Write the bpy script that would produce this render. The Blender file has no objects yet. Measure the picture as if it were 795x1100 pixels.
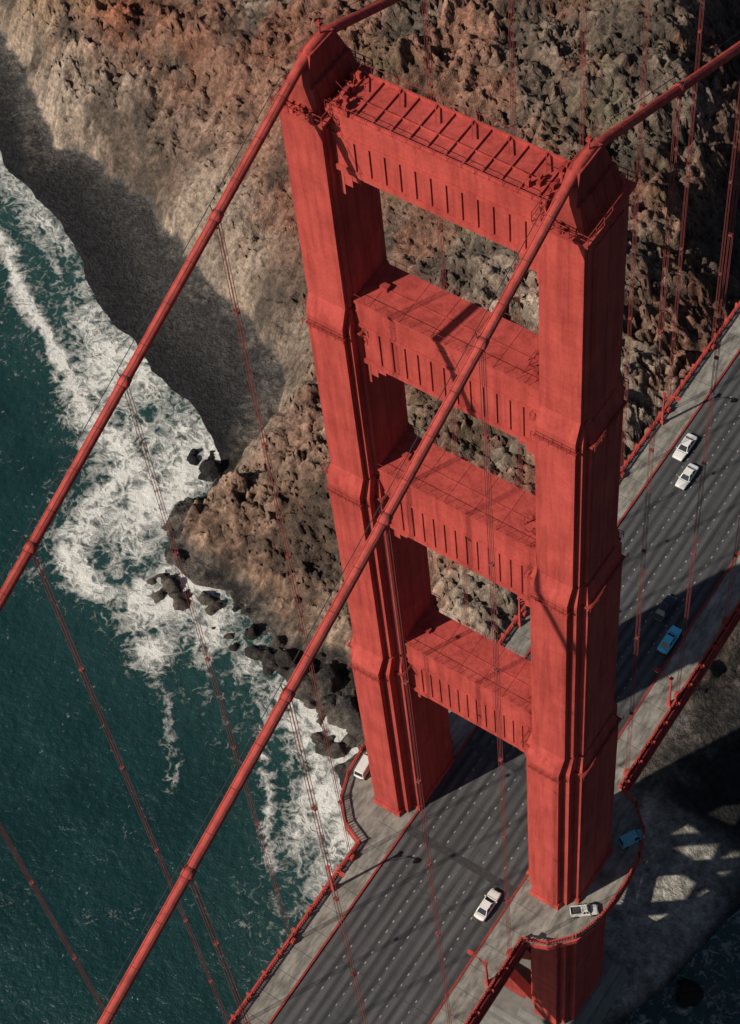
import bpy, math, numpy as np, random
from mathutils import Matrix, Vector
random.seed(7); rng=np.random.RandomState(11)
scene=bpy.context.scene
try:
    scene.view_settings.view_transform='Standard'; scene.view_settings.look='None'; scene.view_settings.exposure=0
except Exception: pass
SEA=-67.0
# ------------------------------------------------ camera
C=(70.862,-100.342,276.534)
R=[[0.8275490525451576,0.5563890354430046,-0.07479175670095468],[-0.4365842081802005,0.7215845907918438,0.5373173247713449],[0.3529260472100057,-0.4120035431529328,0.8400573109200052]]
cd=bpy.data.cameras.new("camera"); cam=bpy.data.objects.new("camera",cd); scene.collection.objects.link(cam)
M=Matrix(R).transposed().to_4x4(); M.translation=Vector(C); cam.matrix_world=M
cd.sensor_fit='VERTICAL'; cd.sensor_height=36; cd.sensor_width=36; cd.lens=2157.2/1100*36
cd.clip_start=1; cd.clip_end=30000; scene.camera=cam
# ------------------------------------------------ light
EL=math.radians(37); sx,sy=-.465,-.885
n=math.hypot(sx,sy); sdir=Vector((sx/n*math.cos(EL),sy/n*math.cos(EL),math.sin(EL)))
sl=bpy.data.lights.new("sun",'SUN'); sl.energy=5.0; sl.angle=math.radians(.55); sl.color=(1,.92,.80)
so=bpy.data.objects.new("sun",sl); scene.collection.objects.link(so)
so.rotation_euler=sdir.to_track_quat('Z','Y').to_euler()
w=bpy.data.worlds.new("World"); scene.world=w; w.use_nodes=True
nt=w.node_tree; bg=nt.nodes['Background']; sk=nt.nodes.new('ShaderNodeTexSky')
sk.sky_type='NISHITA'; sk.sun_disc=False; sk.sun_elevation=EL; sk.sun_rotation=math.atan2(sdir.x,sdir.y)
nt.links.new(sk.outputs[0],bg.inputs[0]); bg.inputs[1].default_value=.05
# ------------------------------------------------ material helpers
def newmat(name):
    m=bpy.data.materials.new(name); m.use_nodes=True
    return m,m.node_tree,m.node_tree.nodes['Principled BSDF']
def N(t,k,**kw):
    nd=t.nodes.new(k)
    for a,b in kw.items(): setattr(nd,a,b)
    return nd
def setv(nd,**kw):
    for k,v in kw.items(): nd.inputs[k.replace('_',' ')].default_value=v
def noise(t,scale,detail=6,rough=.6,vec=None,mscale=None,dist=0):
    nz=N(t,'ShaderNodeTexNoise'); setv(nz,Scale=scale,Detail=detail,Roughness=rough,Distortion=dist)
    if vec is None:
        g=N(t,'ShaderNodeNewGeometry'); vec=g.outputs['Position']
    if mscale:
        mp=N(t,'ShaderNodeMapping'); mp.inputs['Scale'].default_value=mscale; t.links.new(vec,mp.inputs[0]); vec=mp.outputs[0]
    t.links.new(vec,nz.inputs['Vector']); return nz.outputs['Fac']
def ramp(t,fac,stops):
    r=N(t,'ShaderNodeValToRGB'); e=r.color_ramp.elements
    while len(e)<len(stops): e.new(.5)
    for i,(p,c) in enumerate(stops):
        e[i].position=p; e[i].color=(*c,1) if len(c)==3 else c
    t.links.new(fac,r.inputs[0]); return r.outputs[0]
def mix(t,mode,fac,a,b):
    m=N(t,'ShaderNodeMix',data_type='RGBA',blend_type=mode)
    for s,v in ((m.inputs[0],fac),(m.inputs[6],a),(m.inputs[7],b)):
        if isinstance(v,bpy.types.NodeSocket): t.links.new(v,s)
        elif isinstance(v,tuple): s.default_value=(*v,1)
        else: s.default_value=v
    return m.outputs[2]
def math_(t,op,a,b=None,clamp=False):
    m=N(t,'ShaderNodeMath',operation=op,use_clamp=clamp)
    for s,v in ((m.inputs[0],a),(m.inputs[1],b)):
        if v is None: continue
        if isinstance(v,bpy.types.NodeSocket): t.links.new(v,s)
        else: s.default_value=v
    return m.outputs[0]
def maprange(t,v,a,b,c=0.0,d=1.0):
    mr=N(t,'ShaderNodeMapRange'); mr.inputs['From Min'].default_value=a; mr.inputs['From Max'].default_value=b
    mr.inputs['To Min'].default_value=c; mr.inputs['To Max'].default_value=d; t.links.new(v,mr.inputs['Value']); return mr.outputs[0]
def warped_voronoi(t,scale,nscale,amt,feat='DISTANCE_TO_EDGE'):
    vo=N(t,'ShaderNodeTexVoronoi',feature=feat); vo.inputs['Scale'].default_value=scale
    g=N(t,'ShaderNodeNewGeometry'); nz=N(t,'ShaderNodeTexNoise'); setv(nz,Scale=nscale,Detail=5.0); t.links.new(g.outputs['Position'],nz.inputs['Vector'])
    vm=N(t,'ShaderNodeVectorMath',operation='MULTIPLY_ADD'); t.links.new(nz.outputs['Color'],vm.inputs[0]); vm.inputs[1].default_value=amt; t.links.new(g.outputs['Position'],vm.inputs[2]); t.links.new(vm.outputs[0],vo.inputs['Vector'])
    return vo
def bump(t,b,h,strength,dist):
    bp=N(t,'ShaderNodeBump'); bp.inputs['Strength'].default_value=strength; bp.inputs['Distance'].default_value=dist
    t.links.new(h,bp.inputs['Height']); t.links.new(bp.outputs[0],b.inputs['Normal'])
def simple(name,c1,c2,scale=.6,rough=.6,metal=0,bmp=0,spec=.4):
    m,t,b=newmat(name); f=noise(t,scale,3); t.links.new(ramp(t,f,[(.3,c1),(.7,c2)]),b.inputs['Base Color'])
    b.inputs['Roughness'].default_value=rough; b.inputs['Metallic'].default_value=metal
    b.inputs['Specular IOR Level'].default_value=spec
    if bmp: bump(t,b,noise(t,scale*8,3),bmp,.05)
    return m
def redmat(name,k=1.0):
    m,t,b=newmat(name)
    f1=noise(t,.25,4,.6); base=ramp(t,f1,[(.3,(.36*k,.056*k,.046*k)),(.7,(.48*k,.080*k,.065*k))])
    f2=noise(t,1.0,5,.65,mscale=(1.2,1.2,.08)); st=ramp(t,f2,[(.35,(.58,.53,.53)),(.58,(1,1,1))])
    c=mix(t,'MULTIPLY',.65,base,st)
    f3=noise(t,3.0,3,.7); st2=ramp(t,f3,[(.3,(.78,.76,.76)),(.6,(1.05,1.05,1.05))])
    c=mix(t,'MULTIPLY',.6,c,st2)
    t.links.new(c,b.inputs['Base Color']); b.inputs['Roughness'].default_value=.65; b.inputs['Specular IOR Level'].default_value=.12
    bump(t,b,f3,.25,.06); return m
RED=redmat("orange_red_paint"); REDD=redmat("orange_red_paint_weathered",.70)
ROPE=simple("suspender_rope_paint",(.16,.035,.03),(.23,.05,.045),.2,.7)
CONC=simple("concrete",(.13,.125,.115),(.20,.19,.175),.5,.85,bmp=.2)
WHITE=simple("worn_lane_paint",(.17,.17,.16),(.37,.36,.335),1.2,.7)
STEEL=simple("dark_steel",(.03,.03,.032),(.06,.055,.055),2,.5)
RUBBER=simple("rubber",(.015,.015,.015),(.03,.03,.03),4,.8)
GLASS=simple("tinted_glass",(.012,.016,.02),(.02,.025,.03),1,.08,spec=.8)
CHROME=simple("chrome",(.4,.4,.4),(.5,.5,.5),4,.25,metal=.9)
LAMPG=simple("lamp_lens",(.6,.6,.55),(.7,.7,.65),4,.2)
TAIL=simple("tail_lamp",(.25,.01,.01),(.3,.015,.012),4,.3)
WALK,t,b=newmat("sidewalk_concrete")
c=ramp(t,noise(t,.35,6,.65),[(.3,(.165,.15,.13)),(.7,(.30,.28,.245))])
c=mix(t,'MULTIPLY',.85,c,ramp(t,noise(t,1.1,6,.7,mscale=(1,.25,1)),[(.38,(.45,.44,.42)),(.58,(1.05,1.05,1.05))]))
t.links.new(c,b.inputs['Base Color']); b.inputs['Roughness'].default_value=.9
ASPH,t,b=newmat("asphalt")
g=N(t,'ShaderNodeNewGeometry'); sep=N(t,'ShaderNodeSeparateXYZ'); t.links.new(g.outputs['Position'],sep.inputs[0])
f=noise(t,.5,6,.65,mscale=(1,.12,1)); c=ramp(t,f,[(.3,(.038,.038,.040)),(.7,(.086,.087,.089))])
wv=math_(t,'SINE',math_(t,'MULTIPLY',sep.outputs['X'],2*math.pi/3.1*2)); 
wv=math_(t,'ADD',math_(t,'MULTIPLY',wv,.20),math_(t,'MULTIPLY',noise(t,1.2,4,.6,mscale=(1,.04,1)),1.0))
c=mix(t,'MULTIPLY',.9,c,ramp(t,wv,[(.28,(.36,.36,.37)),(.7,(1.15,1.15,1.15))]))  # lane oil and tyre bands, deepened to paint in lengthwise shadow stripes
f2=noise(t,.9,5,.7,mscale=(.3,1,1)); c=mix(t,'MULTIPLY',.5,c,ramp(t,f2,[(.35,(.6,.6,.6)),(.5,(1,1,1))]))
jt=math_(t,'LESS_THAN',math_(t,'FRACT',math_(t,'DIVIDE',sep.outputs['Y'],15.24)),.012)
c=mix(t,'MIX',math_(t,'MULTIPLY',jt,.7),c,(.03,.03,.03))
t.links.new(c,b.inputs['Base Color']); b.inputs['Roughness'].default_value=.85
# ------------------------------------------------ mesh builder
class MB:
    def __init__(s): s.v=[];s.f=[];s.m=[];s.mats=[]
    def mi(s,mat):
        if mat not in s.mats: s.mats.append(mat)
        return s.mats.index(mat)
    def add(s,vs,fs,mat):
        o=len(s.v); s.v+=[tuple(a) for a in vs]; k=s.mi(mat)
        for f in fs: s.f.append(tuple(i+o for i in f)); s.m.append(k)
    def hexa(s,lo,hi,mat):
        s.add(list(lo)+list(hi),[(3,2,1,0),(4,5,6,7),(0,1,5,4),(1,2,6,5),(2,3,7,6),(3,0,4,7)],mat)
    def box(s,x0,x1,y0,y1,z0,z1,mat):
        s.hexa([(x0,y0,z0),(x1,y0,z0),(x1,y1,z0),(x0,y1,z0)],[(x0,y0,z1),(x1,y0,z1),(x1,y1,z1),(x0,y1,z1)],mat)
    def fr(s,cx,cy,z0,w0,d0,z1,w1,d1,mat):
        s.hexa([(cx-w0/2,cy-d0/2,z0),(cx+w0/2,cy-d0/2,z0),(cx+w0/2,cy+d0/2,z0),(cx-w0/2,cy+d0/2,z0)],
               [(cx-w1/2,cy-d1/2,z1),(cx+w1/2,cy-d1/2,z1),(cx+w1/2,cy+d1/2,z1),(cx-w1/2,cy+d1/2,z1)],mat)
    def beam(s,p,q,w_,h,mat):
        p=Vector(p);q=Vector(q);d=(q-p).normalized(); up=Vector((0,0,1)) if abs(d.z)<.95 else Vector((0,1,0))
        a=d.cross(up).normalized()*w_/2; b_=a.cross(d).normalized()*h/2
        s.hexa([p-a-b_,p+a-b_,p+a+b_,p-a+b_],[q-a-b_,q+a-b_,q+a+b_,q-a+b_],mat)
    def tube(s,pts,r,n_,mat):
        pts=[Vector(p) for p in pts]; vs=[];fs=[]
        for i,p in enumerate(pts):
            d=(pts[min(i+1,len(pts)-1)]-pts[max(i-1,0)]).normalized()
            up=Vector((1,0,0)) if abs(d.x)<.9 else Vector((0,0,1))
            a=d.cross(up).normalized(); b_=d.cross(a)
            for k in range(n_):
                an=2*math.pi*k/n_; vs.append(p+a*r*math.cos(an)+b_*r*math.sin(an))
        for i in range(len(pts)-1):
            for k in range(n_):
                k2=(k+1)%n_; fs.append((i*n_+k,i*n_+k2,(i+1)*n_+k2,(i+1)*n_+k))
        fs.append(tuple(range(n_))[::-1]); fs.append(tuple(range((len(pts)-1)*n_,len(pts)*n_)))
        s.add(vs,fs,mat)
    def prism(s,poly,z0,z1,mat):
        n_=len(poly); vs=[(x,y,z0) for x,y in poly]+[(x,y,z1) for x,y in poly]
        fs=[tuple(range(n_))[::-1],tuple(range(n_,2*n_))]+[(i,(i+1)%n_,(i+1)%n_+n_,i+n_) for i in range(n_)]
        s.add(vs,fs,mat)
    def build(s,name,parent=None,smooth=False):
        me=bpy.data.meshes.new(name); me.from_pydata(s.v,[],s.f); 
        for m_ in s.mats: me.materials.append(m_)
        me.polygons.foreach_set('material_index',s.m)
        if smooth: me.polygons.foreach_set('use_smooth',[True]*len(s.f))
        import bmesh
        bm=bmesh.new(); bm.from_mesh(me); bmesh.ops.recalc_face_normals(bm,faces=bm.faces); bm.to_mesh(me); bm.free()
        me.update(); o=bpy.data.objects.new(name,me); scene.collection.objects.link(o)
        if parent: o.parent=parent
        return o
def empty(name,loc=(0,0,0),rz=0):
    e=bpy.data.objects.new(name,None); e.location=loc; e.rotation_euler=(0,0,rz); scene.collection.objects.link(e); return e
bridge=empty("suspension_bridge")
XC=13.7
# ------------------------------------------------ tower legs
SECT=[(118,144.3,7.6,4.6,5.3),(88,118,9.3,4.5,6.4),(47,88,11.4,4.4,7.5),(-55,47,14.0,4.2,8.3)]
for side in (-1,1):
    m=MB(); cx=side*XC
    prev=None
    for k,(z0,z1,D,Wf,Wc) in enumerate(SECT):
        steps=[(Wf,D),((Wf+Wc)/2,D*.86),(Wc,D*.66)]
        ch=2.6 if k else 0
        for j,(w_,d) in enumerate(steps):
            zb=z0-(.05*j)-(0.3 if k<3 else 0)
            m.fr(cx,0,zb,w_,d,z1-ch-.02*j-j*.7,w_,d,RED)
            if k:
                pw,pd=prev[j]
                m.fr(cx,0,z1-ch-.02*j-j*.7,w_,d,z1-j*.7-.03*j,pw-.05,pd-.05,RED)
        prev=steps
        if k:
            zr=z1-ch-1.6; w_,d=Wc+1.0,D+.9
            m.fr(cx,0,zr,Wc+.5,D*.66+.5,zr+.25,Wc+.5,D*.66+.5,REDD)
            m.fr(cx,0,zr-.1,Wf+.35,D+.35,zr+.12,Wf+.35,D+.35,REDD)
            for (X0,Y0,X1,Y1) in ((-w_/2,-D*.36,-w_/2,D*.36),(w_/2,-D*.36,w_/2,D*.36),(-Wf/2-.3,-d/2,Wf/2+.3,-d/2),(-Wf/2-.3,d/2,Wf/2+.3,d/2)):
                for h in (.6,1.1): m.beam((cx+X0,Y0,zr+h),(cx+X1,Y1,zr+h),.06,.06,REDD)
                for q in range(6):
                    a=q/5; m.beam((cx+X0+(X1-X0)*a,Y0+(Y1-Y0)*a,zr),(cx+X0+(X1-X0)*a,Y0+(Y1-Y0)*a,zr+1.1),.06,.06,REDD)
        for q in (-.32,0.0,.32):
            for sg in (-1,1):
                m.box(cx+sg*Wc/2-.05,cx+sg*Wc/2+.05,q*D*.9-.07,q*D*.9+.07,z0+.5,z1-ch-2.5,RED)
        zz=z0+4
        while zz<z1-5:
            m.fr(cx,0,zz,Wf+.04,D+.04,zz+.15,Wf+.04,D+.04,RED); zz+=7.6
    m.fr(cx,0,144.3,5.5,8.1,144.75,5.6,8.3,RED)
    m.fr(cx,0,144.75,4.0,6.6,147.6,2.6,6.0,REDD)
    m.fr(cx,0,147.6,1.9,6.0,150.5,1.25,3.8,REDD)
    for q in range(4):
        y=-2.4+q*1.6
        m.fr(cx,y,144.76,4.3,.14,147.7,2.8,.14,REDD)
    for (X0,Y0,X1,Y1) in ((-2.8,-4.1,2.8,-4.1),(2.8,-4.1,2.8,4.1),(2.8,4.1,-2.8,4.1),(-2.8,4.1,-2.8,-4.1)):
        for h in (.6,1.2): m.beam((cx+X0,Y0,144.75+h),(cx+X1,Y1,144.75+h),.06,.06,REDD)
        for q in range(6):
            a=q/6; m.beam((cx+X0+(X1-X0)*a,Y0+(Y1-Y0)*a,144.7),(cx+X0+(X1-X0)*a,Y0+(Y1-Y0)*a,145.95),.07,.07,REDD)
    for q in range(9):
        x=cx+random.uniform(-2.4,2.4);y=random.choice([-1,1])*random.uniform(3.1,3.9)
        m.box(x-.2,x+.2,y-.25,y+.25,144.75,144.8+random.uniform(.3,1.1),random.choice([RED,REDD]))
    m.tube([(cx,0.6,150),(cx,.6,152.3)],.09,8,REDD); m.box(cx-.22,cx+.22,.38,.82,151.8,152.2,REDD)
    m.fr(cx,0,.16,4.9,14.8,1.1,4.6,14.4,RED)
    m.fr(cx,0,.17,8.9,9.9,1.0,8.6,9.5,RED)
    m.build("tower_leg",bridge)
# ------------------------------------------------ struts
ST=[(145.7,137.5,2.6,10.9),(118.7,108.2,2.75,10.45),(88.8,76.6,2.9,9.95),(48.9,36.2,3.0,9.6)]
for i,(zt,zb,hd,xi) in enumerate(ST):
    m=MB(); xi+=.55; H=zt-zb
    m.box(-xi,xi,-hd,hd,zb+1.2,zt-.35,RED)
    m.box(-xi-.01,xi+.01,-hd-.14,hd+.14,zt-.35,zt,RED)
    m.box(-xi-.02,xi+.02,-hd-.26,hd+.26,zb+.6,zb+1.3,RED)
    m.box(-xi-.03,xi+.03,-hd+.1,hd-.1,zb,zb+.6,RED)
    m.box(-xi-.015,xi+.015,-hd-.07,hd+.07,zt-1.75,zt-1.6,RED)
    nr=12; pitch=(2*xi-4.8)/(nr-1)
    for q in range(nr):
        x=-xi+2.4+pitch*q; hw_=pitch*.22
        for s in (-1,1):
            pr=.17; z0_,z1_=zb+1.3,zb+H*.62
            ya,yb=(-hd-pr,-hd) if s<0 else (hd,hd+pr)
            m.box(x-hw_,x+hw_,ya,yb,z0_,z1_,RED)
    for s in (-1,1):
        ya,yb=(-hd-.165,-hd) if s<0 else (hd,hd+.165)
        m.box(-xi+.3,xi-.3,ya,yb,zb+H*.62,zb+H*.62+.4,RED)
    for s in (-1,1):
        for (wd,hh,dd) in ((1.0,3.0,.5),(1.9,1.6,.7),(2.9,.7,.9)):
            xa,xb=sorted((s*(xi+.0),s*(xi-wd))); 
            m.box(xa,xb,-hd+.2*dd,hd-.2*dd,zb-hh,zb+.002*dd,RED)
    if i:
        for q in range(6):
            x=-xi+2*xi*(q+.5)/6
            m.box(x-.05,x+.05,-hd-.1,hd+.1,zt,zt+.05,RED)
        m.box(-xi,xi,-.06,.06,zt,zt+.07,RED)
        for (x,y) in ((xi-2.2,.6),(xi-1.3,-1.2),(-xi+2,0)):
            m.box(x-.45,x+.45,y-.35,y+.35,zt,zt+.55,REDD)
        for q in range(7):
            x=xi-random.uniform(.5,3.2); y=random.uniform(-hd,hd); m.beam((x,y,zt),(x+random.uniform(-.8,.8),y+random.uniform(-.8,.8),zt+1.5),.07,.07,REDD)
    for yy in (-hd-.08,hd+.08):
        m.beam((-xi,yy,zt+1.0),(xi,yy,zt+1.0),.035,.035,REDD)
        for q in range(17): 
            x=-xi+2*xi*q/16; m.beam((x,yy,zt),(x,yy,zt+1.0),.035,.035,REDD)
    if i==0:
        for yy in (-hd+.15,hd-.15): m.box(-xi,xi,yy-.1,yy+.1,zt,zt+.28,RED)
        m.box(-xi,xi,-.5,-.38,zt,zt+.14,RED)
        for q in range(12):
            x=-xi+1+(2*xi-2)*q/11
            m.box(x-.07,x+.07,-hd+.26,hd-.26,zt+.0,zt+.22,RED)
            if q%2==0: m.beam((x,hd-.4,zt+.40),(x+1.2,.4,zt+.40),.10,.10,REDD)
        for q in range(18):
            sd=random.choice([-1,1]); x=sd*random.uniform(xi-3.0,xi-.2); y=random.uniform(-hd,hd)
            m.box(x-.2,x+.2,y-.2,y+.2,zt,zt+random.uniform(.4,1.1),random.choice([RED,REDD]))
            m.beam((x,y,zt+.3),(x+random.uniform(-1.2,1.2),y+random.uniform(-1,1),zt+1.4),.06,.06,REDD)
    m.build("portal_strut",bridge)
m=MB()
for yy in (-4.5,4.5):
    for (za,zb) in ((-11,-32),(-33,-54)):
        m.beam((-10,yy,za),(10,yy,zb),1.7,1.5,REDD); m.beam((10,yy+.01,za),(-10,yy+.01,zb),1.7,1.45,REDD)
    for z in (-10,-32.5,-54): m.beam((-10,yy,z),(10,yy,z),1.6,1.9,REDD)
m.build("tower_bracing",bridge)
# ------------------------------------------------ cables
def cz(y):
    a=abs(y); z=150.95-143.3*(1-(1-min(a,640)/640)**2)
    if a<3: z-= .5*(1-a/3)**2*.6
    return z
YH=[s*(16.6+15.24*k) for k in range(0,41) for s in (-1,1)]
YH=[y for y in YH if -640<y<300]
for side in (-1,1):
    m=MB(); ys=list(np.linspace(-640,-60,80))+list(np.linspace(-58,58,60))+list(np.linspace(62,330,45))
    x=side*XC
    m.tube([(x,y,cz(y)) for y in ys],.48,16,RED)
    for y in YH:
        d=.4; m.tube([(x,y-d,cz(y-d)),(x,y+d,cz(y+d))],.56,12,RED)
        m.box(x-.2,x+.2,y-.35,y+.35,cz(y)-.85,cz(y)-.45,REDD)
    yy=-200.0
    while yy<200:
        if abs(yy)>4:
            m.tube([(x,yy-.05,cz(yy-.05)),(x,yy+.05,cz(yy+.05))],.495,12,REDD)
        yy+=3.81
    m.build("main_cable",bridge,smooth=True)
    m=MB()
    for s2 in (-.55,.55):
        m.tube([(x+s2,y,cz(y)+1.2) for y in ys if abs(y)>4 and y<0],.04,4,STEEL)
        m.tube([(x+s2,y,cz(y)+1.2) for y in ys if y>4],.04,4,STEEL)
        for y in YH: m.beam((x+s2*.7,y,cz(y)+.4),(x+s2,y,cz(y)+1.25),.07,.07,STEEL)
    m.build("cable_hand_rope",bridge)
    m=MB()
    for y in YH:
        z=cz(y)-.4
        for dx in (-.20,.20):
            for dy in (-.16,.16):
                if z>2: m.tube([(x+dx,y+dy,-.6),(x+dx,y+dy,z)],.034,5,ROPE)
        m.box(x-.4,x+.4,y-.4,y+.4,-1.4,1.1,RED)
        zz=20
        while zz<z-10:
            m.box(x-.24,x+.24,y-.2,y+.2,zz,zz+.25,ROPE); zz+=22
    m.build("suspender_ropes",bridge)
# ------------------------------------------------ deck
Y0,Y1=-640,420
m=MB()
m.box(-9.45,9.45,Y0,Y1,-.5,0,ASPH); road=m.build("road")
for s in (-1,1):
    m=MB(); xa,xb=sorted((s*9.453,s*14.0)); m.box(xa,xb,Y0,Y1,-.45,.15,WALK)
    poly=[(14.003,-14),(17.5,-12.6),(20.4,-9.5),(21.8,-5.5),(22.2,-1),(22.2,2),(21.8,6),(20.4,10),(17.5,12.8),(14.003,14)]
    m.prism([(s*x,y) for x,y in poly],-.5,.146,WALK)
    m.prism([(s*x*1.012,y*1.01) for x,y in poly],-1.5,-.502,RED)
    yy=-200
    while yy<300:
        m.box(xa+.2,xb-.2,yy-.03,yy+.03,.15,.154,STEEL); yy+=3.81
    m.box(*sorted((s*9.40,s*9.70)),Y0,Y1,-.3,.25,REDD)
    m.build("sidewalk")
    m=MB()
    path=[(14.0,Y0),(14.0,-14.0)]+poly[1:-1]+[(14.0,14.0),(14.0,Y1)]
    for (a,b_) in zip(path[:-1],path[1:]):
        pa=(s*a[0],a[1]);pb=(s*b_[0],b_[1]);L=math.dist(pa,pb)
        for h,tk in ((1.28,.2),(.35,.14)): m.beam((*pa,h),(*pb,h),tk,tk*.8,RED)
        nn=int(L/.42)
        for q in range(nn+1):
            x=pa[0]+(pb[0]-pa[0])*q/max(nn,1); y=pa[1]+(pb[1]-pa[1])*q/max(nn,1)
            if y<-130 or y>260: continue
            big=(q%9==0); tk=.11 if big else .05
            m.box(x-tk,x+tk,y-tk,y+tk,.15,1.5 if big else 1.25,RED)
    for (ya,yb) in ((Y0,-14.2),(14.2,Y1)):
        m.box(*sorted((s*14.02,s*14.75)),ya,yb,-.9,-.25,REDD)
        m.tube([(s*14.45,ya,.05),(s*14.45,yb,.05)],.16,8,RED)
    y=-636.
    while y<Y1:
        if abs(y)>15: m.box(*sorted((s*13.9,s*14.8)),y-.12,y+.12,-.25,.75,RED)
        y+=3.81
    m.build("railing")
m=MB()
for X in (-6.2,-3.1,0,3.1,6.2):
    y=-200.0+X*.3
    while y<360:
        w_=.06+random.random()*.03; l_=.32+random.random()*.15
        if random.random()>.08: m.box(X-w_,X+w_,y,y+l_,-.05,.006,WHITE)
        y+=1.83
m.build("lane_markings")
m=MB()
for y in (-8.2,8.6):
    m.box(-9.3,9.3,y-.65,y+.65,-.1,.012,STEEL)
    for k in range(60):
        x=-9.2+k*.31; m.box(x,x+.09,y-.6,y+.6,-.05,.03,STEEL)
m.build("expansion_joint",bridge)
m=MB()
for s in (-1,1):
    X=s*13.2
    for z in (-1.3,-8.6): m.box(X-.45,X+.45,Y0,Y1,z-.5,z+.5,RED)
k=0;P=7.62
y=16.6-15.24*43
while y<Y1-P:
    for s in (-1,1):
        X=s*13.2
        m.box(X-.25,X+.25,y-.25,y+.25,-8.5,-1.4,RED)
        if k%2==0: m.beam((X,y,-8.4),(X,y+P,-1.5),.5,.5,RED)
        else: m.beam((X,y,-1.5),(X,y+P,-8.4),.5,.5,RED)
    if abs(y)>6: m.box(-13.1,13.1,y-.3,y+.3,-2.6,-.55,REDD)
    m.box(-13.1,13.1,y-.2,y+.2,-8.8,-8.3,REDD)
    m.beam((-13,y,-8.6),(13,y+P,-8.6),.3,.3,REDD) if k%2 else m.beam((13,y,-8.6),(-13,y+P,-8.6),.3,.3,REDD)
    y+=P;k+=1
m.build("deck_truss",bridge)
m=MB()
m.fr(0,0,-74,41,22,-58,39,20,CONC); m.fr(0,0,-58,38,18.5,-56.2,37,17.5,CONC)
for s in (-1,1): m.fr(s*XC,0,-56.2,10,16.0,-53,9.4,15.2,CONC)
m.build("concrete_pier")
# ------------------------------------------------ street lamps
def lamp(x,y):
    e=empty("street_lamp",(x,y,.15),0 if x<0 else math.pi)
    m=MB(); m.fr(0,0,0,.7,.7,.9,.5,.5,RED); m.fr(0,0,.9,.34,.34,8.2,.22,.22,RED)
    m.box(-.25,.25,-.25,.25,8.2,8.5,RED); m.build("post",e)
    m=MB(); m.tube([(0,0,7.2),(.5,0,8.1),(1.2,0,8.6),(2.2,0,8.75)],.09,6,RED); m.beam((0,0,6.4),(1.3,0,8.5),.07,.07,RED); m.build("arm",e)
    m=MB(); m.fr(2.5,0,8.35,.5,.4,8.85,.9,.6,RED); m.fr(2.5,0,8.2,.4,.3,8.348,.45,.35,LAMPG); m.build("lantern",e)
for y in (-113,-68,-22,30,75,121,167,213):
    lamp(-13.3,y); lamp(13.3,y)
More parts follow.
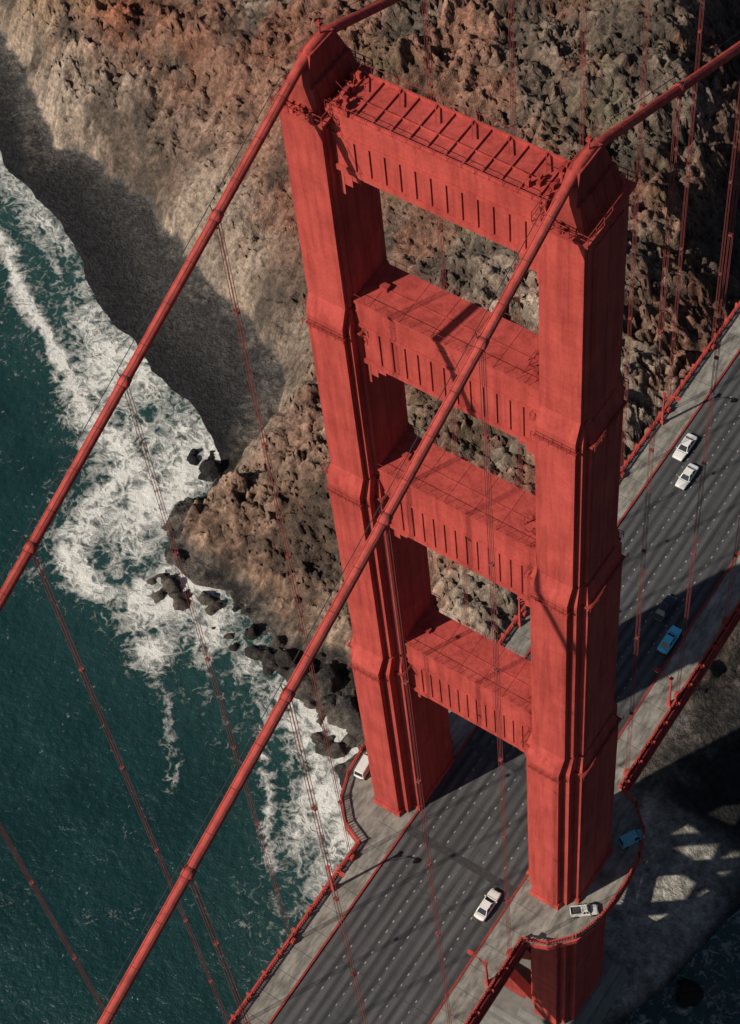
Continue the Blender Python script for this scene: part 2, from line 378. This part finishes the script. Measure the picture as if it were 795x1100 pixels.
# ------------------------------------------------ vehicles
def paint(name,c): return simple(name,tuple(a*.9 for a in c),c,1,.3,spec=.6)
def car(name,x,y,rz,col,z=0,L=4.8,W=1.85,kind='sedan'):
    e=empty(name,(x,y,z),rz); P_=paint(name+"_paint",col)
    m=MB()
    st=[(-.5,.80,.40,.62),(-.485,.90,.32,.76),(-.44,.96,.28,.83),(-.25,1.0,.24,.87),(0,1.0,.24,.88),(.2,1.0,.24,.88),(.38,.97,.26,.83),(.46,.93,.30,.77),(.49,.88,.34,.70),(.5,.80,.42,.60)]
    vs=[];fs=[]
    for (a,wk,zb,zs) in st:
        hw=W/2*wk;yy=a*L
        vs+=[(-hw*.92,yy,zb),(-hw,yy,(zb+zs)/2),(-hw*.97,yy,zs-.06),(-hw*.86,yy,zs+.02),(hw*.86,yy,zs+.02),(hw*.97,yy,zs-.06),(hw,yy,(zb+zs)/2),(hw*.92,yy,zb)]
    for i in range(len(st)-1):
        for k in range(8):
            fs.append((i*8+k,i*8+(k+1)%8,(i+1)*8+(k+1)%8,(i+1)*8+k))
    fs.append(tuple(range(8))); fs.append(tuple(range((len(st)-1)*8,len(st)*8))); m.add(vs,fs,P_); m.build("body",e,smooth=False)
    r0,r1,t0,t1,zt=(-.34,.20,-.22,.06,1.40)
    if kind=='van': r0,r1,t0,t1,zt=(-.46,.34,-.44,.22,1.95)
    if kind=='pickup': r0,r1,t0,t1,zt=(-.06,.24,-.03,.12,1.55)
    m=MB(); hw=W/2*.84; ht=W/2*.66 if kind!='van' else W/2*.76; zs=.87
    lo=[(-hw,r0*L,zs),(hw,r0*L,zs),(hw,r1*L,zs),(-hw,r1*L,zs)]; hi=[(-ht,t0*L,zt),(ht,t0*L,zt),(ht,t1*L,zt),(-ht,t1*L,zt)]
    m.hexa(lo,hi,GLASS); m.build("windows",e)
    m=MB(); m.hexa([(a*1.03,b_*1.01+0,zt-.03) for a,b_,c_ in hi],[(a*.94,b_*.97,zt+.05) for a,b_,c_ in hi],P_)
    for (a,b_) in zip(lo,hi): m.beam(a,b_,.09,.09,P_)
    for s in (-1,1): m.beam((s*hw,(r0+r1)/2*L,zs),(s*ht,(t0+t1)/2*L,zt),.08,.1,P_)
    if kind=='van':
        for s in (-1,1): m.hexa([(s*hw*1.01-.02,r0*L,zs),(s*hw*1.01+.02,r0*L,zs),(s*hw*1.01+.02,.05*L,zs),(s*hw*1.01-.02,.05*L,zs)],[(s*ht*1.02-.02,t0*L,zt),(s*ht*1.02+.02,t0*L,zt),(s*ht*1.02+.02,.05*L,zt),(s*ht*1.02-.02,.05*L,zt)],P_)
    m.build("roof",e)
    m=MB()
    if kind=='pickup':
        m.box(-hw*.85,hw*.85,-.46*L,-.1*L,.86,.905,STEEL)
        for s in (-1,1): m.box(*sorted((s*hw*.86,s*hw*1.04)),-.48*L,-.07*L,.85,1.12,P_)
        m.box(-hw,hw,-.49*L,-.475*L,.85,1.12,P_)
        m.build("cargo_bed",e)
    m=MB()
    for sx_ in (-1,1):
        for yy in (-.31,.31):
            xx=sx_*(W/2-.08); m.tube([(xx-.11,yy*L,.33),(xx+.11,yy*L,.33)],.33,14,RUBBER); m.tube([(xx-.12,yy*L,.33),(xx+.12,yy*L,.33)],.17,10,CHROME)
    m.build("wheels",e)
    m=MB(); m.box(-W*.45,W*.45,L*.495,L*.52,.38,.55,CHROME); m.box(-W*.45,W*.45,-L*.52,-L*.495,.38,.55,CHROME)
    for s in (-1,1):
        m.box(s*W*.33-.15,s*W*.33+.15,L*.49,L*.507,.58,.68,LAMPG); m.box(s*W*.33-.15,s*W*.33+.15,-L*.507,-L*.49,.58,.68,TAIL)
        m.box(s*(W/2+.02)-.1,s*(W/2+.02)+.1,L*.17,L*.2,.9,1.02,P_)
    m.box(-.75,.75,L*.235,L*.245,.895,.91,STEEL); m.box(-.7,.7,-L*.375,-L*.37,.87,.888,STEEL)
    m.build("bumpers_and_lights",e)
car("white_car",-7.6,72.5,math.pi,(.72,.70,.66),L=5.5,W=1.95)
car("white_car",-4.5,67.6,math.pi,(.70,.69,.66),L=5.1)
car("white_car",7.2,-12.2,0,(.72,.70,.66),L=5.0)
car("blue_car",8.0,39.6,0,(.10,.58,.80),L=5.0)
car("dark_car",4.6,44.2,0,(.03,.035,.04),L=4.8)
car("white_van",-20.2,-3.2,.1,(.70,.68,.64),z=.15,L=4.6,kind='van')
car("blue_van",19.6,7.6,-.5,(.12,.38,.46),z=.15,L=3.8,W=1.6,kind='van')
car("white_pickup",19.4,-5.6,-.9,(.66,.64,.58),z=.15,L=4.0,W=1.6,kind='pickup')
# ------------------------------------------------ noise in numpy
GR=[rng.rand(256,256) for _ in range(12)]
def vnoise(x,y,k):
    g_=GR[k%12]; xi=np.floor(x).astype(int);yi=np.floor(y).astype(int);fx=x-xi;fy=y-yi
    fx=fx*fx*(3-2*fx);fy=fy*fy*(3-2*fy)
    a=g_[xi%256,yi%256];b_=g_[(xi+1)%256,yi%256];c_=g_[xi%256,(yi+1)%256];d=g_[(xi+1)%256,(yi+1)%256]
    return a+(b_-a)*fx+(c_-a)*fy+(a-b_-c_+d)*fx*fy
def fbm(x,y,sc,oc=6,ridge=False,k0=0,gain=.5):
    x=x/sc;y=y/sc;s=0;a=1;tot=0
    for o in range(oc):
        v=vnoise(x+17.3*o,y-9.1*o,o+k0)*2-1
        if ridge: v=1-2*np.abs(v)
        s=s+v*a;tot+=a;a*=gain
        x,y=(x*.8-y*.6)*2.03,(x*.6+y*.8)*2.03
    return s/tot
def sdist(poly,X,Y):
    d=np.full(X.shape,1e9)
    for (x0,y0),(x1,y1) in zip(poly[:-1],poly[1:]):
        dx,dy=x1-x0,y1-y0;L=dx*dx+dy*dy
        t_=np.clip(((X-x0)*dx+(Y-y0)*dy)/L,0,1)
        d=np.minimum(d,np.hypot(X-x0-t_*dx,Y-y0-t_*dy))
    return d
def inside(poly,X,Y):
    r=np.zeros(X.shape,bool);n_=len(poly)
    for i in range(n_):
        x0,y0=poly[i];x1,y1=poly[(i+1)%n_]
        if y0==y1: continue
        c_=((y0>Y)!=(y1>Y))&(X<(x1-x0)*(Y-y0)/(y1-y0)+x0); r^=c_
    return r
def worley(x,y,sc,seed):
    x=x/sc;y=y/sc;xi=np.floor(x).astype(int);yi=np.floor(y).astype(int)
    g1=GR[seed%12];g2=GR[(seed+5)%12];g3=GR[(seed+7)%12]
    f1=np.full(x.shape,9.);f2=np.full(x.shape,9.);cv=np.zeros(x.shape)
    for i in (-1,0,1):
        for j in (-1,0,1):
            a=(xi+i)%256;b_=(yi+j)%256
            dd=np.hypot(xi+i+g1[a,b_]-x,yi+j+g2[a,b_]-y)
            nw=dd<f1; f2=np.where(nw,f1,np.minimum(f2,dd)); cv=np.where(nw,g3[a,b_],cv); f1=np.where(nw,dd,f1)
    return f1,f2,cv
Cst=[(-202,104),(-190,100),(-178,96),(-165,88),(-154,82),(-146,79),(-134,73),(-122,72),(-111,64),(-105,60),(-105,52),(-106,46),(-103,39),(-94,37),(-88,38),(-82,36),(-70,34),(-62,31),(-55,31),(-48,25)]
W0=[(-9000,1200),(-1200,420),(-500,262),(-300,165),(-240,124)]
E0=[(-34,14),(-26,-6),(0,-8),(20,-4),(25,12),(29,27),(31,40),(33,60),(44,100),(80,190),(160,300),(500,600),(1500,1100),(9000,2400)]
coast=W0+Cst+E0
foot=[(-9000,1240),(-1200,450),(-500,292),(-300,190),(-215,127),(-193,117),(-176,113),(-160,110),(-146,105),(-129,97),(-119,91),(-111,89),(-104,80),(-101,68),(-100,58),(-101,50),(-101,45),(-97,42),(-90,42),(-82,40),(-72,38),(-62,35),(-55,35),(-46,29),(-34,20),(-26,20),(-10,46),(4,62),(14,90),(24,130),(60,210),(150,330),(500,640),(1500,1140),(9000,2440)]
top=[(9000,9000),(-9000,9000)]
def sm(a,b_,x): 
    t_=np.clip((x-a)/(b_-a),0,1); return t_*t_*(3-2*t_)
def axis(lo,hi,st,lim):
    a=list(np.arange(lo,hi+st,st)); s=st;v=a[-1]
    while v<lim: s*=1.25;v+=s;a.append(v)
    s=st;v=a[0]
    while v>-lim: s*=1.25;v-=s;a.insert(0,v)
    return np.array(a)
def grid(name,ax,ay,Z,attrs,mat):
    nx,ny=len(ax),len(ay); X,Y=np.meshgrid(ax,ay,indexing='ij')
    co=np.stack([X,Y,Z],-1).reshape(-1,3).astype(np.float32)
    i=np.arange(nx-1)[:,None]*ny+np.arange(ny-1)[None,:]
    f_=np.stack([i,i+ny,i+ny+1,i+1],-1).reshape(-1,4)
    me=bpy.data.meshes.new(name); me.vertices.add(len(co)); me.vertices.foreach_set('co',co.ravel())
    me.loops.add(f_.size); me.loops.foreach_set('vertex_index',f_.ravel().astype(np.int32))
    me.polygons.add(len(f_)); me.polygons.foreach_set('loop_start',(np.arange(len(f_))*4).astype(np.int32)); me.polygons.foreach_set('loop_total',np.full(len(f_),4,np.int32))
    me.update(calc_edges=True); me.validate()
    me.polygons.foreach_set('use_smooth',np.ones(len(f_),bool))
    for k,v in attrs.items():
        if v.ndim==3:
            a=me.attributes.new(k,'FLOAT_COLOR','POINT'); vv=np.concatenate([v.reshape(-1,3),np.ones((v.shape[0]*v.shape[1],1))],1); a.data.foreach_set('color',vv.astype(np.float32).ravel())
        else:
            a=me.attributes.new(k,'FLOAT','POINT'); a.data.foreach_set('value',v.ravel().astype(np.float32))
    me.materials.append(mat); o=bpy.data.objects.new(name,me); scene.collection.objects.link(o); return o
# ------------------------------------------------ terrain
ax=axis(-265,72,.5,9000); ay=axis(-30,285,.5,9000)
X,Y=np.meshgrid(ax,ay,indexing='ij')
wob=fbm(X,Y,18,5,k0=3)*3.2; wob2=fbm(X,Y,25,5,k0=5)*5
d=sdist(coast,X,Y)*np.where(inside(coast+top,X,Y),1,-1)+wob*.8
dl=sdist(foot,X,Y)*np.where(inside(foot+top,X,Y),1,-1)+wob2+fbm(X,Y,6,4,k0=2)*2.2
beach=np.clip(d,-40,30)*.09; beach=np.where(d<0,d*.35,beach); beach=np.clip(beach,-7,2.4)
x_=np.clip(dl,0,None)
amp=sm(0,10,x_)
u=(X*.93-Y*.37)+wob*1.5; v=(X*.37+Y*.93)
gul=fbm(u,v*.32,17,6,ridge=True,k0=4,gain=.64)
rg=fbm(X+wob*2,Y,52,6,ridge=True,k0=1,gain=.52); fb=fbm(X,Y,9,6,k0=2,gain=.70)
wx=X+fbm(X,Y,6,5,k0=1,gain=.6)*8; wy=Y+fbm(X,Y,6,5,k0=6,gain=.6)*8
def facets(sc,seed):
    f1,f2,cv=worley(wx*.9+wy*.25,wy*1.5-wx*.4,sc,seed)
    return (cv-.5)*1.0+(f2-f1)*.3, np.exp(-((f2-f1)/.06)**2), cv
fa1,ed1,cv1=facets(10,2); fa2,ed2,cv2=facets(4.6,3); fa3,ed3,cv3=facets(2.1,8)
hl=np.exp(-(((X+86)/26)**2+((Y-46)/20)**2))
scree=sm(0,.25,fbm(u,v*.5,34,5,k0=8,gain=.6)+fbm(X,Y,8,4,k0=5,gain=.6)*.35)*(1-np.clip(hl*1.6,0,1))
g_=44*(1-np.exp(-x_/50)) + np.clip(x_-120,0,None)*.28*sm(0,200,x_)
rock=fa1*1.5+fa2*1.15+fa3*.6-ed1*.7-ed2*.4
rock=rock*(1-.5*scree)
h=g_+amp*(rg*6.5+gul*3.8+fb*2.0*(1-.35*scree)+rock)+sm(0,2.5,x_)*(2.0+fb*1.6+rock*.7)
h=h*(1-.50*hl)+hl*amp*(fb*1.8+gul*2.0+rock*.9)
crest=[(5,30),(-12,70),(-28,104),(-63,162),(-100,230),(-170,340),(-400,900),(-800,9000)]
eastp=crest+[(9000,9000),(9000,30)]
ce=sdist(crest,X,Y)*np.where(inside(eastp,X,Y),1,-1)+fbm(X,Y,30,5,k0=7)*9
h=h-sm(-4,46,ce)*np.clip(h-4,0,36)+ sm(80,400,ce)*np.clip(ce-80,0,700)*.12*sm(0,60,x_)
h=np.maximum(h,0)+beach
cap=48+np.clip(np.abs(X)-34,0,None)*.9
cap=np.where(Y>-20,cap,1e3); h=np.where(h>cap,cap+(h-cap)*.08,h)
ap=np.exp(-(np.clip(np.abs(X+2)-26,0,None)/4)**2-(np.clip(np.abs(Y-20)-20,0,None)/3)**2)*sm(-1,2,d)
h=h*(1-ap)+(1.6+fb*.4)*ap
zone=sm(-112,-106,X)*(1-sm(-36,-28,X))
rn=fbm(X,Y,5.5,5,k0=8,gain=.66); rn2=fbm(X,Y,2.6,4,k0=3,gain=.6)
rk=np.clip(rn-.14,0,None)*9*np.exp(-(np.clip(np.abs(d+2)-3,0,None)/4)**2)*zone
rr_=random.Random(5)
clus=[(-99,31,7,9),(-92,27,7,9),(-84,28,6,7),(-75,30,5,6),(-66,28,5,6),(-57,28,4,6),(-50,23,5,7),(-104,46,4,5),(-44,18,4,5),(-112,60,3,4),(34,2,9,10),(40,12,8,8)]
for (bx,by,sp,nb_) in clus:
    for q in range(nb_):
        px=bx+rr_.gauss(0,sp*.55); py=by+rr_.gauss(0,sp*.42); br=rr_.uniform(.7,2.4); el=rr_.uniform(.6,1.5)
        q_=np.hypot(X-px,(Y-py)*el)/br
        rk=np.maximum(rk,(br*.75+1.9)*np.clip(1.3-q_+rn2*.9,0,1)**.6)
h=h+np.where(rk>.05,rk+rock*.3,0)*(1-ap)
def C3(c): return np.array(c)[None,None,:]
def lerp(a,b_,t_): return a+(b_-a)*t_[...,None]
n1=fbm(X,Y,40,5,k0=6);n2=fbm(X,Y,12,5,k0=9,gain=.6);n3=fbm(X,Y,3.5,4,k0=10,gain=.7);n4=fbm(X,Y,60,4,k0=2)
col=lerp(C3((.155,.112,.086)),C3((.28,.215,.168)),sm(-.35,.4,n1+n2*.6))
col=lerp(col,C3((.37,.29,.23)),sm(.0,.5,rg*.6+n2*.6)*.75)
rust=sm(.0,.34,n4+n2*.6+.04)*sm(6,25,x_); col=lerp(col,C3((.27,.12,.078)),rust*.75)
rust2=sm(.06,.3,fbm(X,Y,16,5,k0=11,gain=.62))*sm(3,14,x_); col=lerp(col,C3((.22,.095,.062)),rust2*.65)
och=np.exp(-(((X+205)/22)**2+((Y-146)/10)**2))*sm(-.3,.3,n2); col=lerp(col,C3((.42,.26,.12)),och)
och=np.exp(-(((X+186)/9)**2+((Y-139)/8)**2)); col=lerp(col,C3((.28,.09,.05)),och*.8)
col=lerp(col,lerp(C3((.13,.074,.05)),C3((.32,.205,.145)),sm(-.3,.3,n2+n3*.5)),np.clip(hl*1.2,0,.85))
kk=(1-.45*scree)
col=col*(1+(((cv1-.5)*.35+(cv2-.5)*.45+(cv3-.5)*.45)*kk)[...,None])
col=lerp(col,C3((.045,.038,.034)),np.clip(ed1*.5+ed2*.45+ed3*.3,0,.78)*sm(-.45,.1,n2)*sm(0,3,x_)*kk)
col=lerp(col,C3((.06,.052,.045)),sm(.10,.45,-n2-n3*.5+.05)*.6)
grn=sm(-.02,.22,fbm(X,Y,18,6,k0=1,gain=.68))*sm(20,50,x_)*sm(-.35,.1,n3+n2); col=lerp(col,C3((.080,.082,.046)),grn*.55)
col=lerp(col,C3((.065,.058,.052)),sm(0,24,ce)*.8*(1-ap))  # gully shade behind the crest painted into the rock colour
dk=sm(8,17,X)*sm(30,42,Y+n2*6)+sm(20,26,X); dk=np.clip(dk,0,1)*(1-ap); col=lerp(col,C3((.020,.020,.020)),dk*.95)  # deck shadow carried further east by darkening the ground colour
sand=1-sm(-.6,.9,dl+n3*1.5); sandc=lerp(C3((.022,.022,.024)),C3((.055,.052,.051)),sm(4,16,d+n2*3))
sandc=lerp(sandc,C3((.12,.112,.105)),sm(-6,0,dl+n3*4+n2*3)*.7)
scat=np.where((cv3>.82)&(ed3<.3),1.,0)*sm(-9,-1,dl+n2*6)*(1-dk); sandc=lerp(sandc,C3((.19,.16,.135)),scat*.7)
h=h+sand*scat*.5*(1-ap)*(d>2); Z=SEA+h
col=lerp(col,sandc,sand)
low=(1-sm(1.5,4.5,h+n3*1.5))*(1-ap)*sm(-112,-104,X); col=lerp(col,lerp(C3((.03,.027,.025)),C3((.11,.093,.08)),sm(-.2,.4,n3+n2)),low*.9)
col=lerp(col,C3((.018,.018,.019)),dk*.92)  # same painted shade laid again over sand and low rock
col=lerp(col,lerp(C3((.19,.178,.155)),C3((.33,.31,.275)),sm(-.3,.3,n2+n3*.6)),ap)
col=np.clip(col*(1+n3[...,None]*.3),.01,1)
TM,t,b=newmat("rock_and_sand")
at=N(t,'ShaderNodeAttribute',attribute_name='col')
f1=noise(t,.8,7,.70); vo=warped_voronoi(t,.75,.8,(2.5,2.5,2.5))
crk=maprange(t,vo.outputs['Distance'],0,.10,.62,1.0)
c=mix(t,'MULTIPLY',1.0,at.outputs['Color'],ramp(t,f1,[(.34,(.52,.51,.51)),(.5,(.95,.95,.95)),(.68,(1.55,1.52,1.48))]))
cc=N(t,'ShaderNodeCombineColor'); 
for q in range(3): t.links.new(crk,cc.inputs[q])
c=mix(t,'MULTIPLY',.65,c,cc.outputs[0])
t.links.new(c,b.inputs['Base Color']); b.inputs['Roughness'].default_value=.95; b.inputs['Specular IOR Level'].default_value=.15
hh=math_(t,'ADD',math_(t,'MULTIPLY',f1,1.5),math_(t,'MULTIPLY',vo.outputs['Distance'],.7))
bump(t,b,hh,.7,1.2)
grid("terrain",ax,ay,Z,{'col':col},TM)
# ------------------------------------------------ sea
ax=axis(-270,75,1.0,12000); ay=axis(-90,180,1.0,12000)
X,Y=np.meshgrid(ax,ay,indexing='ij')
wob=fbm(X,Y,18,5,k0=3)*3.2
ds=-(sdist(coast,X,Y)*np.where(inside(coast+top,X,Y),1,-1)+wob*.8)
ns=fbm(X,Y,14,4,k0=5);nb=fbm(X,Y,30,4,k0=7)
big=np.exp(-(((X+128)/20)**2)); W=8+15*big+3*nb
dep=1-sm(-108,-100,X)
f0=np.exp(-(np.clip(ds-2-6*big,0,None)/W)**2)*(.42+.28*big+.35*ns)
brk=np.exp(-((ds-(12+6*big+5*nb))/(3.0+2.5*big))**2)*dep*.76
brk2=np.exp(-((ds-(5+3*nb+2*ns))/1.0)**2)*dep*.52
rockf=np.exp(-(np.clip(ds-1,0,None)/(9+5*nb))**2)*(1-dep)*(.70+.55*ns+.35*nb)
rockf*=1-sm(-40,-26,X)*.6
rb=0
for (bx,by,br) in ((-96,33,10),(-88,33,9),(-100,27,10),(-84,28,9),(-74,28,9),(-66,26,9),(-58,24,9),(-92,19,7),(-52,20,10),(36,0,9)):
    rb=np.maximum(rb,.70*np.exp(-(np.hypot(X-bx,Y-by)/br)**2))
pf=np.exp(-(((X+46)/10)**2+((Y-12)/15)**2))*.70
st1=np.exp(-(sdist([(-66,20),(-62,11),(-55,5),(-52,-1),(-44,-5)],X+ns*4,Y+nb*4)/2.0)**2)*.62
st2=np.exp(-(sdist([(-118,36),(-106,24),(-98,18)],X+ns*5,Y+nb*3)/2)**2)*.5
st3=np.exp(-(sdist([(-150,62),(-136,52),(-122,44),(-112,32)],X+ns*9,Y+nb*6)/4)**2)*.52
st4=np.exp(-(sdist([(-86,14),(-78,6),(-70,-2)],X+ns*5,Y+nb*3)/2.2)**2)*.44
foam=np.maximum.reduce([f0*dep,brk,brk2,rockf*1.0,rb+ns*.35,pf+ns*.25,st1,st2,st3,st4])
foam=np.maximum(foam,.32*np.exp(-(np.clip(ds-12,0,None)/22)**2))
drift=fbm((X*.7+Y*.7)*.35,(X*.7-Y*.7)*1.6,16,5,ridge=True,k0=6,gain=.6)
foam=np.maximum(foam,.26*sm(.25,.6,drift)*sm(-.1,.3,nb))
foam=np.where(ds<-30,0,foam)
shal=np.exp(-(np.clip(ds,0,None)/26)**2)
SM,t,b=newmat("sea_water")
fa=N(t,'ShaderNodeAttribute',attribute_name='foam'); sa=N(t,'ShaderNodeAttribute',attribute_name='shal')
wc=noise(t,.035,7,.65); base=ramp(t,wc,[(.3,(.003,.018,.020)),(.7,(.008,.036,.036))])
base=mix(t,'MIX',math_(t,'MULTIPLY',sa.outputs['Fac'],.65),base,(.024,.066,.060))
vo=warped_voronoi(t,.36,.22,(10,10,0))
lace=math_(t,'SUBTRACT',1.0,math_(t,'MULTIPLY',vo.outputs['Distance'],1.9),True)
fn=noise(t,.40,9,.74,dist=1.2)
s_=math_(t,'ADD',math_(t,'MULTIPLY',lace,.40),math_(t,'MULTIPLY',fn,1.05))
val=math_(t,'ADD',s_,fa.outputs['Fac'])
fm=maprange(t,val,1.20,1.55)
cp=noise(t,1.1,4,.75,mscale=(1,.5,1)); cpm=maprange(t,cp,.66,.75,0,.45)
fc=math_(t,'MAXIMUM',fm,cpm)
c=mix(t,'MIX',fc,base,(.62,.61,.57)); t.links.new(c,b.inputs['Base Color'])
rr=math_(t,'ADD',.26,math_(t,'MULTIPLY',fc,.6)); t.links.new(rr,b.inputs['Roughness']); b.inputs['Specular IOR Level'].default_value=.4
wb=math_(t,'ADD',noise(t,.12,3,.5,mscale=(1,.7,1)),math_(t,'MULTIPLY',noise(t,.6,5,.64),.45)); wb=math_(t,'ADD',wb,math_(t,'MULTIPLY',fm,.4))
bump(t,b,wb,.65,1.6)
grid("sea",ax,ay,np.full(X.shape,SEA)+fbm(X,Y,20,3,k0=1)*.35,{'foam':foam,'shal':shal},SM)
